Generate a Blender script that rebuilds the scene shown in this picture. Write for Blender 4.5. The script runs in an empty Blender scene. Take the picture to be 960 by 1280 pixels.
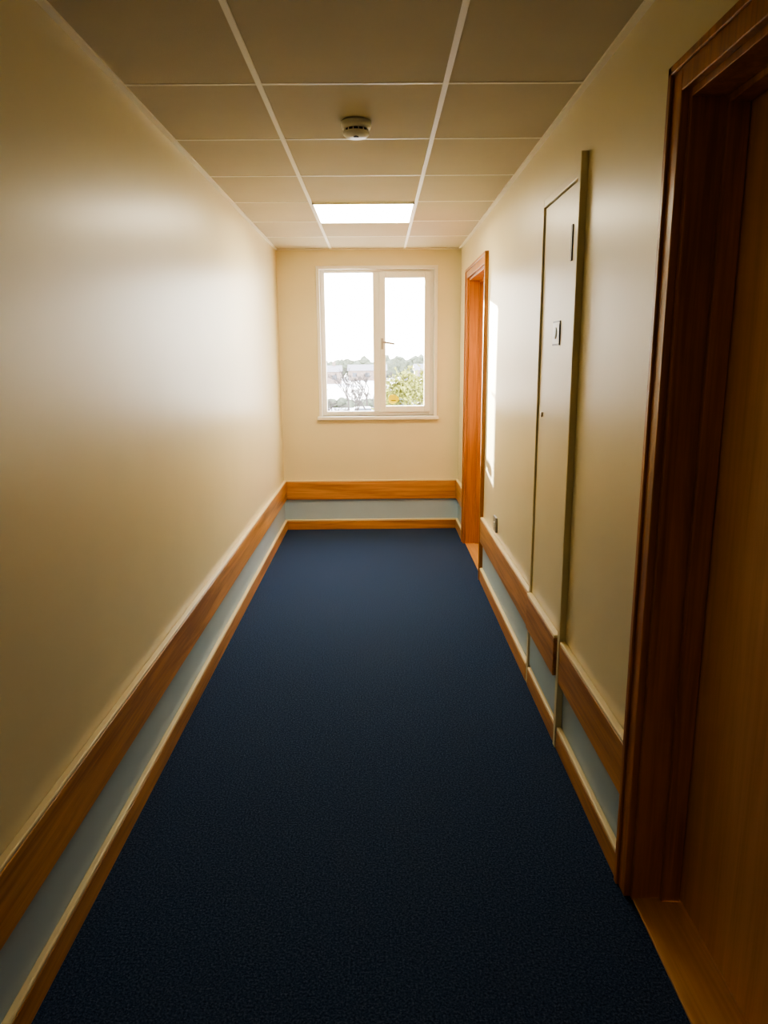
import bpy, bmesh, math, random
from mathutils import Vector, Matrix
random.seed(4)
S=bpy.context.scene
# ---------------- dimensions (metres) ----------------
XL,XR=-.822,.69
YB,YF=-2.6,6.17
H=2.33; EYE=1.478
# ---------------- materials ----------------
def newmat(n):
    m=bpy.data.materials.new(n); m.use_nodes=True
    nt=m.node_tree; b=nt.nodes['Principled BSDF']; return m,nt,b
def N(nt,t,**k):
    n=nt.nodes.new(t)
    for a,v in k.items(): setattr(n,a,v)
    return n
def coords(nt,scale=(1,1,1)):
    tc=N(nt,'ShaderNodeTexCoord'); mp=N(nt,'ShaderNodeMapping'); mp.inputs['Scale'].default_value=scale
    nt.links.new(tc.outputs['Object'],mp.inputs[0]); return mp.outputs[0]
def noise(nt,vec,scale,detail=3,rough=.5,dist=0):
    n=N(nt,'ShaderNodeTexNoise'); n.inputs['Scale'].default_value=scale; n.inputs['Detail'].default_value=detail
    n.inputs['Roughness'].default_value=rough; n.inputs['Distortion'].default_value=dist
    nt.links.new(vec,n.inputs['Vector']); return n.outputs['Fac']
def ramp(nt,fac,stops):
    r=N(nt,'ShaderNodeValToRGB'); cr=r.color_ramp
    while len(cr.elements)<len(stops): cr.elements.new(.5)
    for e,(p,c) in zip(cr.elements,stops): e.position=p; e.color=(*c,1)
    nt.links.new(fac,r.inputs[0]); return r.outputs[0]
def bump(nt,b,h,strength,dist=.002):
    n=N(nt,'ShaderNodeBump'); n.inputs['Strength'].default_value=strength; n.inputs['Distance'].default_value=dist
    nt.links.new(h,n.inputs['Height']); nt.links.new(n.outputs[0],b.inputs['Normal'])
def plain(name,c,rough=.5,metal=0,var=.06,bs=0,bscale=200,spec=.5,nscale=3,coat=0,crough=.25):
    m,nt,b=newmat(name); v=coords(nt)
    f=noise(nt,v,nscale,4)
    lo=tuple(max(0,x*(1-var)) for x in c); hi=tuple(min(1,x*(1+var)) for x in c)
    nt.links.new(ramp(nt,f,[(.3,lo),(.7,hi)]),b.inputs['Base Color'])
    b.inputs['Roughness'].default_value=rough; b.inputs['Metallic'].default_value=metal
    b.inputs['Specular IOR Level'].default_value=spec
    b.inputs['Coat Weight'].default_value=coat; b.inputs['Coat Roughness'].default_value=crough
    if bs: bump(nt,b,noise(nt,v,bscale,3),bs)
    return m
def wood(name,axis,c1,c2,rough=.3,sc=1):
    m,nt,b=newmat(name)
    s=[22*sc]*3; s['xyz'.index(axis)]=1.3*sc
    v=coords(nt,tuple(s))
    f=noise(nt,v,1,5,.6,.8)
    s2=[140]*3; s2['xyz'.index(axis)]=4
    f2=noise(nt,coords(nt,tuple(s2)),1,3)
    mx=N(nt,'ShaderNodeMath',operation='MULTIPLY_ADD'); mx.inputs[1].default_value=.35
    nt.links.new(f2,mx.inputs[0]); nt.links.new(f,mx.inputs[2])
    mid=tuple((a+b_)/2 for a,b_ in zip(c1,c2))
    nt.links.new(ramp(nt,mx.outputs[0],[(.5,c1),(.66,mid),(.85,c2)]),b.inputs['Base Color'])
    b.inputs['Roughness'].default_value=rough
    bump(nt,b,f2,.08,.001)
    return m
cream=plain('cream_eggshell_paint',(.80,.72,.475),.43,var=.02,bs=.10,bscale=60,spec=.48,coat=.3,crough=.29)
blue=plain('pale_blue_paint',(.42,.55,.67),.42,var=.03,bs=.1,bscale=90)
cap=plain('cream_trim_and_highlight',(.84,.72,.44),.3,var=.02)  # rail caps, and the highlight painted on baseboard tops
tile=plain('ceiling_tile',(.60,.53,.38),.9,var=.03,bs=.3,bscale=300,spec=.2)
barm=plain('ceiling_bar_white',(.92,.87,.73),.5,var=.01)
wy=wood('oak_along_corridor','y',(.36,.165,.05),(.68,.36,.125),.32)
wx=wood('oak_across_corridor','x',(.40,.17,.05),(.68,.33,.11),.3)
wz=wood('oak_upright','z',(.30,.118,.036),(.56,.24,.072),.32)
wleaf=wood('door_veneer','z',(.66,.35,.165),(.80,.46,.24),.42,.8)
wthr=wood('threshold_oak','y',(.50,.26,.09),(.68,.38,.15),.4)
upvc=plain('white_window_frame',(.88,.85,.76),.3,var=.01)
dark=plain('dark_plastic',(.02,.02,.02),.4)
white=plain('white_plastic',(.8,.79,.74),.35,var=.01)
grey=plain('grey_plate',(.35,.34,.31),.4)
metal=plain('handle_metal',(.55,.5,.42),.3,metal=.9)
yellow=plain('yellow_vinyl',(.95,.80,.01),.5)
# carpet
carpet,nt,b=newmat('navy_carpet'); v=coords(nt)
f=noise(nt,v,170,4,.8)
nt.links.new(ramp(nt,f,[(.36,(.005,.015,.044)),(.52,(.026,.055,.130)),(.70,(.12,.165,.29))]),b.inputs['Base Color'])
b.inputs['Roughness'].default_value=.95; b.inputs['Specular IOR Level'].default_value=.08
b.inputs['Sheen Weight'].default_value=.03
bump(nt,b,f,.6,.005)
# glass
glass=bpy.data.materials.new('window_glass'); glass.use_nodes=True; nt=glass.node_tree; nt.nodes.clear()
o=N(nt,'ShaderNodeOutputMaterial'); t=N(nt,'ShaderNodeBsdfTransparent'); g=N(nt,'ShaderNodeBsdfGlossy'); g.inputs['Roughness'].default_value=.02
mx=N(nt,'ShaderNodeMixShader'); mx.inputs[0].default_value=.05
nt.links.new(t.outputs[0],mx.inputs[1]); nt.links.new(g.outputs[0],mx.inputs[2]); nt.links.new(mx.outputs[0],o.inputs[0])
def emis(name,c,s):
    m,nt,b=newmat(name); b.inputs['Base Color'].default_value=(.8,.8,.8,1)
    b.inputs['Emission Color'].default_value=(*c,1); b.inputs['Emission Strength'].default_value=s; return m
panel_m=emis('light_diffuser',(1,.88,.64),14)
panel_d=emis('light_diffuser_dim',(1,.78,.48),1.6)
# ---------------- mesh helpers ----------------
def empty(n,loc=(0,0,0)):
    e=bpy.data.objects.new(n,None); e.location=loc; e.empty_display_size=.1
    S.collection.objects.link(e); return e
def mk(n,bm,mats,parent=None,smooth=False):
    me=bpy.data.meshes.new(n); bmesh.ops.recalc_face_normals(bm,faces=bm.faces); bm.to_mesh(me); bm.free()
    for m in (mats if isinstance(mats,list) else [mats]): me.materials.append(m)
    if smooth:
        for p in me.polygons: p.use_smooth=True
    ob=bpy.data.objects.new(n,me); S.collection.objects.link(ob)
    if parent: ob.parent=parent
    return ob
def addbox(bm,x0,x1,y0,y1,z0,z1,mi=0,bev=0):
    t=bmesh.new()
    bmesh.ops.create_cube(t,size=1)
    for v in t.verts:
        v.co=Vector(((x0+x1)/2+v.co.x*(x1-x0),(y0+y1)/2+v.co.y*(y1-y0),(z0+z1)/2+v.co.z*(z1-z0)))
    if bev: bmesh.ops.bevel(t,geom=t.edges[:],offset=bev,segments=3,affect='EDGES',profile=.5)
    vm={v:bm.verts.new(v.co) for v in t.verts}
    for f in t.faces:
        nf=bm.faces.new([vm[v] for v in f.verts]); nf.material_index=mi
    t.free()
def boxes(n,lst,mats,parent=None,bev=0):
    bm=bmesh.new()
    for L in lst: addbox(bm,*L[:6],mi=L[6] if len(L)>6 else 0,bev=bev)
    return mk(n,bm,mats,parent)
def lathe(n,prof,seg,mat,parent=None,loc=(0,0,0),axis='z'):
    bm=bmesh.new(); rings=[]
    for r,z in prof:
        rings.append([bm.verts.new((r*math.cos(2*math.pi*i/seg),r*math.sin(2*math.pi*i/seg),z)) for i in range(seg)])
    for a_,b_ in zip(rings,rings[1:]):
        for i in range(seg): bm.faces.new((a_[i],a_[(i+1)%seg],b_[(i+1)%seg],b_[i]))
    bm.faces.new(rings[0]); bm.faces.new(rings[-1])
    ob=mk(n,bm,mat,parent,True); ob.location=loc
    if axis=='x': ob.rotation_euler=(0,math.pi/2,0)
    return ob
# ---------------- shell ----------------
boxes('floor',[(XL-.15,XR+.3,YB-.15,YF+.1,-.12,0)],carpet)
boxes('ceiling',[(XL-.15,XR+.3,YB-.15,YF+.15,H+.006,H+.1)],tile)
boxes('wall_left',[(XL-.15,XL,YB,YF,.29,H+.006,0),(XL-.15,XL,YB,YF,0,.29,1)],[cream,blue])
WT=.20
D1=(.80,1.745); D2=(4.70,5.63); DZ=2.055
def rw(y0,y1): return [(XR,XR+WT,y0,y1,.29,H+.006,0),(XR,XR+WT,y0,y1,0,.29,1)]
boxes('wall_right',rw(YB,D1[0])+rw(D1[1],D2[0])+rw(D2[1],YF)+[(XR,XR+WT,D1[0],D1[1],DZ,H+.006),(XR,XR+WT,D2[0],D2[1],DZ,H+.006)],[cream,blue])
W0,W1,Z0,Z1=-.485,.485,.985,2.19
FX0,FX1=XL-.15,XR+WT
boxes('wall_far',[(FX0,W0,YF,YF+.25,.29,H+.1),(W1,FX1,YF,YF+.25,.29,H+.1),(W0,W1,YF,YF+.25,.29,Z0),(W0,W1,YF,YF+.25,Z1,H+.1),
   (FX0,FX1,YF,YF+.25,-.1,.29,1)],[cream,blue])
boxes('wall_back',[(FX0,FX1,YB-.15,YB,-.1,H+.1)],[cream])
# ceiling grid
g=[]
for x in (-.372,.227): g.append((x-.009,x+.009,YB,YF,H+.002,H+.008))
ys=[2.55+.6*i for i in range(-8,6)]
for y in ys: g.append((XL,XR,y-.007,y+.007,H+.0045,H+.008))
boxes('trim_1',g,barm)
e=empty('trim_2')
boxes('edge_angle',[(XL,XL+.022,YB,YF,H-.002,H+.006),(XR-.022,XR,YB,YF,H-.002,H+.006),(XL,XR,YF-.02,YF,H-.002,H+.006),(XL,XR,YB,YB+.02,H-.002,H+.006)],barm,e)
# ---------------- rails and baseboards ----------------
RZ0,RZ1,RT=.268,.425,.022
def rail(n,y0,y1,side):
    e=empty(n)
    if side=='l': a,b_=XL,XL+RT
    else: a,b_=XR-RT,XR
    boxes('board',[(a,b_,y0,y1,RZ0,RZ1)],wy,e,.004)
    boxes('cap_strip',[(a,b_,y0,y1,RZ1,RZ1+.012)],cap,e,.004)
rail('trim_3',YB,YF,'l')
rail('trim_4',1.80,2.515,'r'); rail('trim_5',3.10,4.64,'r'); rail('trim_6',5.69,YF,'r'); rail('trim_7',YB,.74,'r')
e=empty('trim_8')
boxes('board',[(XL+RT,XR-RT,YF-RT,YF,RZ0,RZ1)],wx,e,.004)
boxes('cap_strip',[(XL+RT,XR-RT,YF-RT,YF,RZ1,RZ1+.012)],cap,e,.004)
BT,BH=.02,.075
def base(n,segs,x0,x1):
    e=empty(n)
    for i,(a,b_) in enumerate(segs):
        boxes('board_%d'%i,[(x0,x1,a,b_,0,BH)],wy,e,.003)
        boxes('top_highlight_%d'%i,[(x0,x1,a,b_,BH,BH+.014)],cap,e,.005)  # cream colour stands in for the highlight along the rounded board top
base('baseboard_left',[(YB,YF)],XL,XL+BT)
base('baseboard_right',[(YB,.74),(1.80,2.515),(2.56,3.06),(3.10,4.64),(5.69,YF)],XR-BT,XR)
e=empty('baseboard_far')
boxes('board',[(XL+BT,XR-BT,YF-BT,YF,0,BH)],wx,e,.003)
boxes('top_highlight',[(XL+BT,XR-BT,YF-BT,YF,BH,BH+.014)],cap,e,.004)  # same painted highlight on the far board
# ---------------- doors ----------------
def door(n,d,hand):
    e=empty(n); y0,y1=d; P=.018
    aw=.055
    # architrave, stepped profile
    boxes('architrave',[(XR-P,XR+.001,y1-.012,y1+aw,0,DZ+aw),(XR-P,XR+.001,y0-aw,y0+.012,0,DZ+aw),(XR-P,XR+.001,y0+.012,y1-.012,DZ-.012,DZ+aw),
      (XR-P-.007,XR-P,y1+aw-.02,y1+aw,0,DZ+aw),(XR-P-.007,XR-P,y0-aw,y0-aw+.02,0,DZ+aw),(XR-P-.007,XR-P,y0-aw,y1+aw,DZ+aw-.02,DZ+aw)],wz,e,.003)
    # lining
    L=.028
    boxes('lining',[(XR,XR+WT,y1-L,y1,0,DZ),(XR,XR+WT,y0,y0+L,0,DZ),(XR,XR+WT,y0+L,y1-L,DZ-L,DZ)],wz,e,.002)
    s=.016; sx0,sx1=XR+.075,XR+.125
    boxes('stop',[(sx0,sx1,y1-L-s,y1-L,0,DZ-L),(sx0,sx1,y0+L,y0+L+s,0,DZ-L),(sx0,sx1,y0+L+s,y1-L-s,DZ-L-s,DZ-L)],wz,e,.003)
    boxes('leaf',[(sx1+.002,sx1+.046,y0+L+.003,y1-L-.003,.012,DZ-L-.003)],wleaf,e,.002)
    boxes('threshold',[(XR+.002,XR+WT,y0+L,y1-L,0,.008)],wthr,e,.002)
    hy=y0+.09
    lathe('handle_rose',[(.026,0),(.026,.008),(.01,.012),(.01,.04)],20,metal,e,(sx1,hy,1.0),'x').rotation_euler=(0,-math.pi/2,0)
    boxes('lever',[(sx1-.05,sx1-.034,hy-.01,hy+.12,.99,1.01)],metal,e,.004)
door('door_1',D1,0); door('door_2',D2,0)
# riser cupboard door, painted
e=empty('door_3')
y0,y1=2.515,3.10
boxes('frame',[(XR-.024,XR+.001,y0,y0+.03,0,2.125),(XR-.018,XR+.001,y1-.03,y1,0,2.085),(XR-.018,XR+.001,y0+.03,y1-.03,2.055,2.085)],cream,e,.003)
boxes('shadow_gap',[(XR-.0015,XR+.001,y0+.03,y1-.03,.10,2.055)],dark,e)
boxes('panel',[(XR-.010,XR-.0015,y0+.034,y1-.034,.10,2.051)],cream,e,.002)
boxes('kick_panel',[(XR-.0115,XR-.010,y0+.038,y1-.038,.10,RZ0+.012)],blue,e)
boxes('rail_block',[(XR-.034,XR-.010,y0+.04,y1-.04,RZ0+.012,RZ1+.008)],wy,e,.004)
boxes('rail_cap',[(XR-.034,XR-.010,y0+.04,y1-.04,RZ1+.008,RZ1+.02)],cap,e,.004)
boxes('pull_slot',[(XR-.014,XR-.009,2.625,2.645,1.80,1.92)],dark,e,.001)
boxes('lock',[(XR-.018,XR-.009,2.985,3.005,1.23,1.25)],metal,e,.003)
e=empty('door_sign')
boxes('plate',[(XR-.013,XR-.010,2.75,2.86,1.515,1.605)],dark,e,.001)
boxes('label',[(XR-.0145,XR-.013,2.756,2.854,1.521,1.599)],white,e)
lathe('keyhole_symbol',[(.022,0),(.022,.001)],16,blue,e,(XR-.0155,2.805,1.56),'x')
e=empty('wall_socket')
boxes('plate',[(XR-.012,XR,4.08,4.17,.465,.555)],grey,e,.003)
boxes('rocker',[(XR-.016,XR-.012,4.105,4.13,.495,.525)],white,e,.001)
# ---------------- window ----------------
e=empty('window_1')
boxes('inner_trim',[(W0-.015,W0+.012,YF-.014,YF+.06,Z0,Z1+.015),(W1-.012,W1+.015,YF-.014,YF+.06,Z0,Z1+.015),(W0,W1,YF-.014,YF+.06,Z1-.01,Z1+.015)],upvc,e,.002)
boxes('sill',[(W0-.03,W1+.03,YF-.04,YF+.08,Z0-.03,Z0)],upvc,e,.006)
fy0,fy1=YF+.05,YF+.11; f=.038
a0,a1=W0+.012,W1-.012
boxes('outer_frame',[(a0,a0+f,fy0,fy1,Z0,Z1-.01),(a1-f,a1,fy0,fy1,Z0,Z1-.01),(a0+f,a1-f,fy0,fy1,Z0,Z0+f),(a0+f,a1-f,fy0,fy1,Z1-.01-f*.6,Z1-.01),(-.035,.018,fy0,fy1,Z0+f,Z1-.01-f*.6)],upvc,e,.004)
c0,c1=.018,a1-f+.008; cz0,cz1=Z0+f-.008,Z1-.01-f*.6+.006; cf=.05
boxes('casement',[(c0,c0+cf,fy0-.018,fy1-.01,cz0,cz1),(c1-cf,c1,fy0-.018,fy1-.01,cz0,cz1),(c0+cf,c1-cf,fy0-.018,fy1-.01,cz0,cz0+cf),(c0+cf,c1-cf,fy0-.018,fy1-.01,cz1-cf,cz1)],upvc,e,.005)
boxes('glazing_left',[(a0+f-.005,-.03,fy0+.028,fy0+.034,Z0+f-.005,Z1-.03)],glass,e)
boxes('glazing_right',[(c0+cf-.005,c1-cf+.005,fy0+.02,fy0+.026,cz0+cf-.005,cz1-cf+.005)],glass,e)
boxes('handle_base',[(.03,.05,fy0-.03,fy0-.016,1.54,1.63)],metal,e,.003)
bm=bmesh.new(); addbox(bm,-.008,.105,-.01,.01,-.008,.008,bev=.003)
h=mk('handle_lever',bm,metal,e); h.location=(.04,fy0-.042,1.60); h.rotation_euler=(0,math.radians(10),0)
# sticker
e=empty('window_sticker')
bm=bmesh.new()
pts=[]
for i in range(24):
    an=2*math.pi*i/24; r=.046*(1+.08*math.cos(3*an)); pts.append((.132+r*math.cos(an),fy0+.0165,1.122+r*.85*math.sin(an)))
vs=[bm.verts.new(p) for p in pts]; vb=[bm.verts.new((p[0],p[1]+.0025,p[2])) for p in pts]
bm.faces.new(vs); bm.faces.new(vb)
for i in range(24): bm.faces.new((vs[i],vs[(i+1)%24],vb[(i+1)%24],vb[i]))
mk('vinyl',bm,yellow,e)
boxes('printed_line',[(.112,.152,fy0+.0155,fy0+.0168,1.108,1.113)],dark,e)
# ---------------- ceiling fittings ----------------
def panel(n,y0,m):
    e=empty(n); x0,x1=-.363,.218
    boxes('bezel',[(x0,x0+.008,y0,y0+.585,H-.006,H+.006),(x1-.008,x1,y0,y0+.585,H-.006,H+.006),(x0,x1,y0,y0+.008,H-.006,H+.006),(x0,x1,y0+.577,y0+.585,H-.006,H+.006)],barm,e)
    boxes('diffuser',[(x0+.008,x1-.008,y0+.008,y0+.577,H-.006,H+.004)],m,e)
panel('ceiling_light_panel',4.358,panel_m)
panel('ceiling_light_panel',-1.043,panel_d)
e=empty('smoke_detector')
px,py=-.072,2.93
lathe('base',[(.056,0.004),(.056,-.012),(.053,-.02),(.045,-.022)],40,white,e,(px,py,H))
lathe('chamber_grille',[(.043,-.018),(.043,-.034)],40,dark,e,(px,py,H))
for i in range(14):
    an=2*math.pi*i/14
    o=boxes('rib_%d'%i,[(.040,.046,-.0015,.0015,-.036,-.02)],white,e); o.location=(px,py,H); o.rotation_euler=(0,0,an)
lathe('cap',[(.050,-.032),(.049,-.040),(.040,-.048),(.022,-.052),(.004,-.053)],40,white,e,(px,py,H))
lathe('indicator',[(.012,-.050),(.010,-.056)],12,dark,e,(px,py-.018,H+.003))
# ---------------- outdoors ----------------
GZ=-5.2
grd=plain('pale_car_park',(.50,.50,.50),.9,var=.12,nscale=.08)
bark=plain('bark',(.06,.048,.043),.9)
willow=plain('willow_leaf',(.18,.18,.03),.8,var=.3,nscale=1)
brick=plain('brick',(.24,.18,.15),.9,var=.2)
roofm=plain('roof_slate',(.19,.18,.19),.8,var=.2)
wn=plain('pane_dark',(.10,.11,.13),.2)
boxes('ground',[(-300,300,YF+1.5,600,GZ-.2,GZ)],grd)
# added block outside, out of view, keeps the sun off the left pane
e=empty('sun_blocker')
boxes('blocker_body',[(-4.5,-.62,YF+.27,YF+2.1,GZ+.001,3.6)],brick,e)
boxes('blocker_top',[(-4.5,-.605,YF+.27,YF+2.12,3.6,3.68)],grey,e)
def seg(bm,p,q,r0,r1,n=5):
    d=(q-p).normalized(); u=d.orthogonal().normalized(); w=d.cross(u)
    A=[bm.verts.new(p+(u*math.cos(2*math.pi*i/n)+w*math.sin(2*math.pi*i/n))*r0) for i in range(n)]
    B=[bm.verts.new(q+(u*math.cos(2*math.pi*i/n)+w*math.sin(2*math.pi*i/n))*r1) for i in range(n)]
    for i in range(n): bm.faces.new((A[i],A[(i+1)%n],B[(i+1)%n],B[i]))
def grow(bm,p,d,L,r,lev,tips):
    q=p+d*L; seg(bm,p,q,r,r*.65,5 if lev>2 else 3)
    if lev==0: tips.append(q); return
    for _ in range(3 if lev>1 else 4):
        nd=(d+Vector((random.uniform(-1,1),random.uniform(-1,1),random.uniform(-.35,.6)))*.75).normalized()
        grow(bm,q,nd,L*random.uniform(.6,.82),r*.66,lev-1,tips)
def tree(n,x,y,h,leaf=None,lev=5,cnt=7):
    e=empty(n,(x,y,GZ)); bm=bmesh.new(); tips=[]
    grow(bm,Vector((0,0,0)),Vector((0,0,1)),h*.27,h*.022,lev,tips); mk('branches',bm,bark,e)
    if leaf:
        bm=bmesh.new()
        for t_ in tips:
            for _ in range(cnt):
                c=t_+Vector((random.gauss(0,.35),random.gauss(0,.35),random.gauss(-.4,.5))); s=random.uniform(.12,.26)
                a_=Vector((random.uniform(-1,1),random.uniform(-1,1),random.uniform(-1,1))).normalized(); b2=a_.orthogonal().normalized()
                bm.faces.new([bm.verts.new(c+a_*s),bm.verts.new(c+b2*s*.5),bm.verts.new(c-a_*s),bm.verts.new(c-b2*s*.5)])
        mk('foliage',bm,leaf,e)
def house(n,x,y,w,d,h,r):
    e=empty(n,(x,y,GZ))
    boxes('walls',[(-w/2,w/2,-d/2,d/2,0,h)],brick,e)
    bm=bmesh.new()
    V=[bm.verts.new(c) for c in [(-w/2-.3,-d/2-.3,h),(w/2+.3,-d/2-.3,h),(w/2+.3,d/2+.3,h),(-w/2-.3,d/2+.3,h),(-w/2-.3,0,h+r),(w/2+.3,0,h+r)]]
    for f_ in [(0,1,5,4),(2,3,4,5),(0,4,3),(1,2,5),(0,3,2,1)]: bm.faces.new([V[i] for i in f_])
    mk('roof',bm,roofm,e)
    ww=[]
    k=max(2,int(w/3))
    for i in range(k):
        cx=-w/2+(i+.5)*w/k
        for z in (1,3.6):
            if z+1.2<h: ww.append((cx-.6,cx+.6,-d/2-.05,-d/2+.05,z,z+1.2))
    if ww: boxes('windows',ww,wn,e)
    boxes('chimney',[(w*.3-.4,w*.3+.4,-.4,.4,h+r*.5,h+r+.9)],brick,e)
tree('willow_tree',2.4,60,6.3,willow,5,7)
tree('willow_tree',4.6,64,6.0,willow,5,7)
for x,y,h_ in [(-4.4,56,4.6),(-2.0,66,5.6),(-6.3,72,5.8),(-0.6,62,4.8),(7.6,80,5.8),(1.2,88,5.6),(-3.4,84,6.2),(-8.4,90,6.4),(-1.4,92,6.2)]:
    tree('bare_tree',x,y,h_,None,5)
house('house',-14,190,9,7,3.0,1.6); house('house',-3,215,11,7,2.8,1.7); house('house',15,200,10,7,3.0,1.7); house('house',-30,210,10,7,3.0,1.7)
hedge=plain('hedge_leaf',(.10,.11,.075),.95,var=.4,nscale=2)
def blobs(n,x0,x1,y,r0,r1,zmax,cnt):
    bm=bmesh.new()
    for i in range(cnt):
        x=x0+(x1-x0)*i/cnt; t=bmesh.new(); r=random.uniform(r0,r1)
        bmesh.ops.create_icosphere(t,subdivisions=2,radius=r,matrix=Matrix.Translation((x,y+random.uniform(-.8,.8),GZ+random.uniform(.5,1)*zmax-r*.6)))
        for v in t.verts: v.co+=Vector((random.gauss(0,1),random.gauss(0,1),random.gauss(0,1)))*r*.12
        vm={v:bm.verts.new(v.co) for v in t.verts}
        for f_ in t.faces: bm.faces.new([vm[v] for v in f_.verts])
        t.free()
    mk(n,bm,hedge)
blobs('hedge',-16,16,99,.5,.9,1.2,90)
blobs('distant_woodland',-70,70,240,1.8,3.4,6.5,130)
carw=plain('car_paint_silver',(.6,.6,.62),.3); card=plain('car_paint_dark',(.10,.11,.13),.3)
def car(x,y,m):
    e=empty('car',(x,y,GZ)); bm=bmesh.new()
    prof=[(-2.1,.35),(-2.1,.85),(-1.2,.95),(-.6,1.42),(.9,1.42),(1.6,.95),(2.1,.85),(2.1,.35)]
    A=[bm.verts.new((a_,-.85,z)) for a_,z in prof]; B=[bm.verts.new((a_,.85,z)) for a_,z in prof]
    bm.faces.new(A); bm.faces.new(B)
    for i in range(8): bm.faces.new((A[i],A[(i+1)%8],B[(i+1)%8],B[i]))
    mk('body',bm,m,e)
    boxes('side_glass',[(-.7,1.1,-.87,.87,.97,1.33)],wn,e,.02)
    for k_,wx_ in enumerate((-1.3,1.3)):
        w=lathe('wheel_%d'%k_,[(.33,-.88),(.33,.88)],16,dark,e,(wx_,0,.33)); w.rotation_euler=(math.pi/2,0,0)
for x,y,m in [(-5.2,49,card),(-11.5,64,card),(-1.8,78,carw),(11.0,70,carw),(-12.4,84,card),(6.4,93,card)]: car(x,y,m)
e=empty('street_lamp',(6.4,76,GZ))
lathe('post',[(.09,0),(.05,6.6)],10,grey,e)
boxes('arm',[(-.9,0,-.04,.04,6.55,6.63),(-1.2,-.7,-.12,.12,6.5,6.62)],grey,e)
# ---------------- world + lights ----------------
w=bpy.data.worlds.new('sky'); S.world=w; w.use_nodes=True; nt=w.node_tree
bg=nt.nodes['Background']; tc=N(nt,'ShaderNodeTexCoord'); sp=N(nt,'ShaderNodeSeparateXYZ')
nt.links.new(tc.outputs['Generated'],sp.inputs[0])
nt.links.new(ramp(nt,sp.outputs['Z'],[(0,(1,.97,.88)),(.12,(1,.98,.90)),(.6,(.78,.84,.95))]),bg.inputs[0]); bg.inputs[1].default_value=9.5
sl=bpy.data.lights.new('low_sun','SUN'); sl.energy=42; sl.angle=math.radians(.8); sl.color=(1,.92,.72)
so=bpy.data.objects.new('low_sun',sl); S.collection.objects.link(so); so.location=(-3,20,6)
so.rotation_euler=Vector((.314,-1,-.185)).to_track_quat('-Z','Y').to_euler()
def portal():
    l=bpy.data.lights.new('window_portal','AREA'); l.shape='RECTANGLE'; l.size=W1-W0; l.size_y=Z1-Z0
    try: l.cycles.is_portal=True
    except Exception: return
    o=bpy.data.objects.new('window_portal',l); S.collection.objects.link(o)
    o.location=((W0+W1)/2,YF+.2,(Z0+Z1)/2); o.rotation_euler=(-math.pi/2,0,0)
portal()
# ---------------- camera ----------------
cd=bpy.data.cameras.new('camera'); cam=bpy.data.objects.new('camera',cd); S.collection.objects.link(cam)
Yc=Vector(((472-480)/900,(640-446)/900,-1)).normalized()
Zt=Vector((-.0095,1,0)); Zc=(Zt-Zt.dot(Yc)*Yc).normalized(); Xc=Yc.cross(Zc)
M=Matrix((Xc,Yc,Zc)).to_4x4(); M.translation=Vector((0,0,EYE)); cam.matrix_world=M
cd.sensor_fit='HORIZONTAL'; cd.sensor_width=36; cd.lens=33.75; cd.clip_start=.02; cd.clip_end=1000
S.camera=cam
S.view_settings.view_transform='AgX'; S.view_settings.look='AgX - Medium High Contrast'
S.view_settings.exposure=0.95
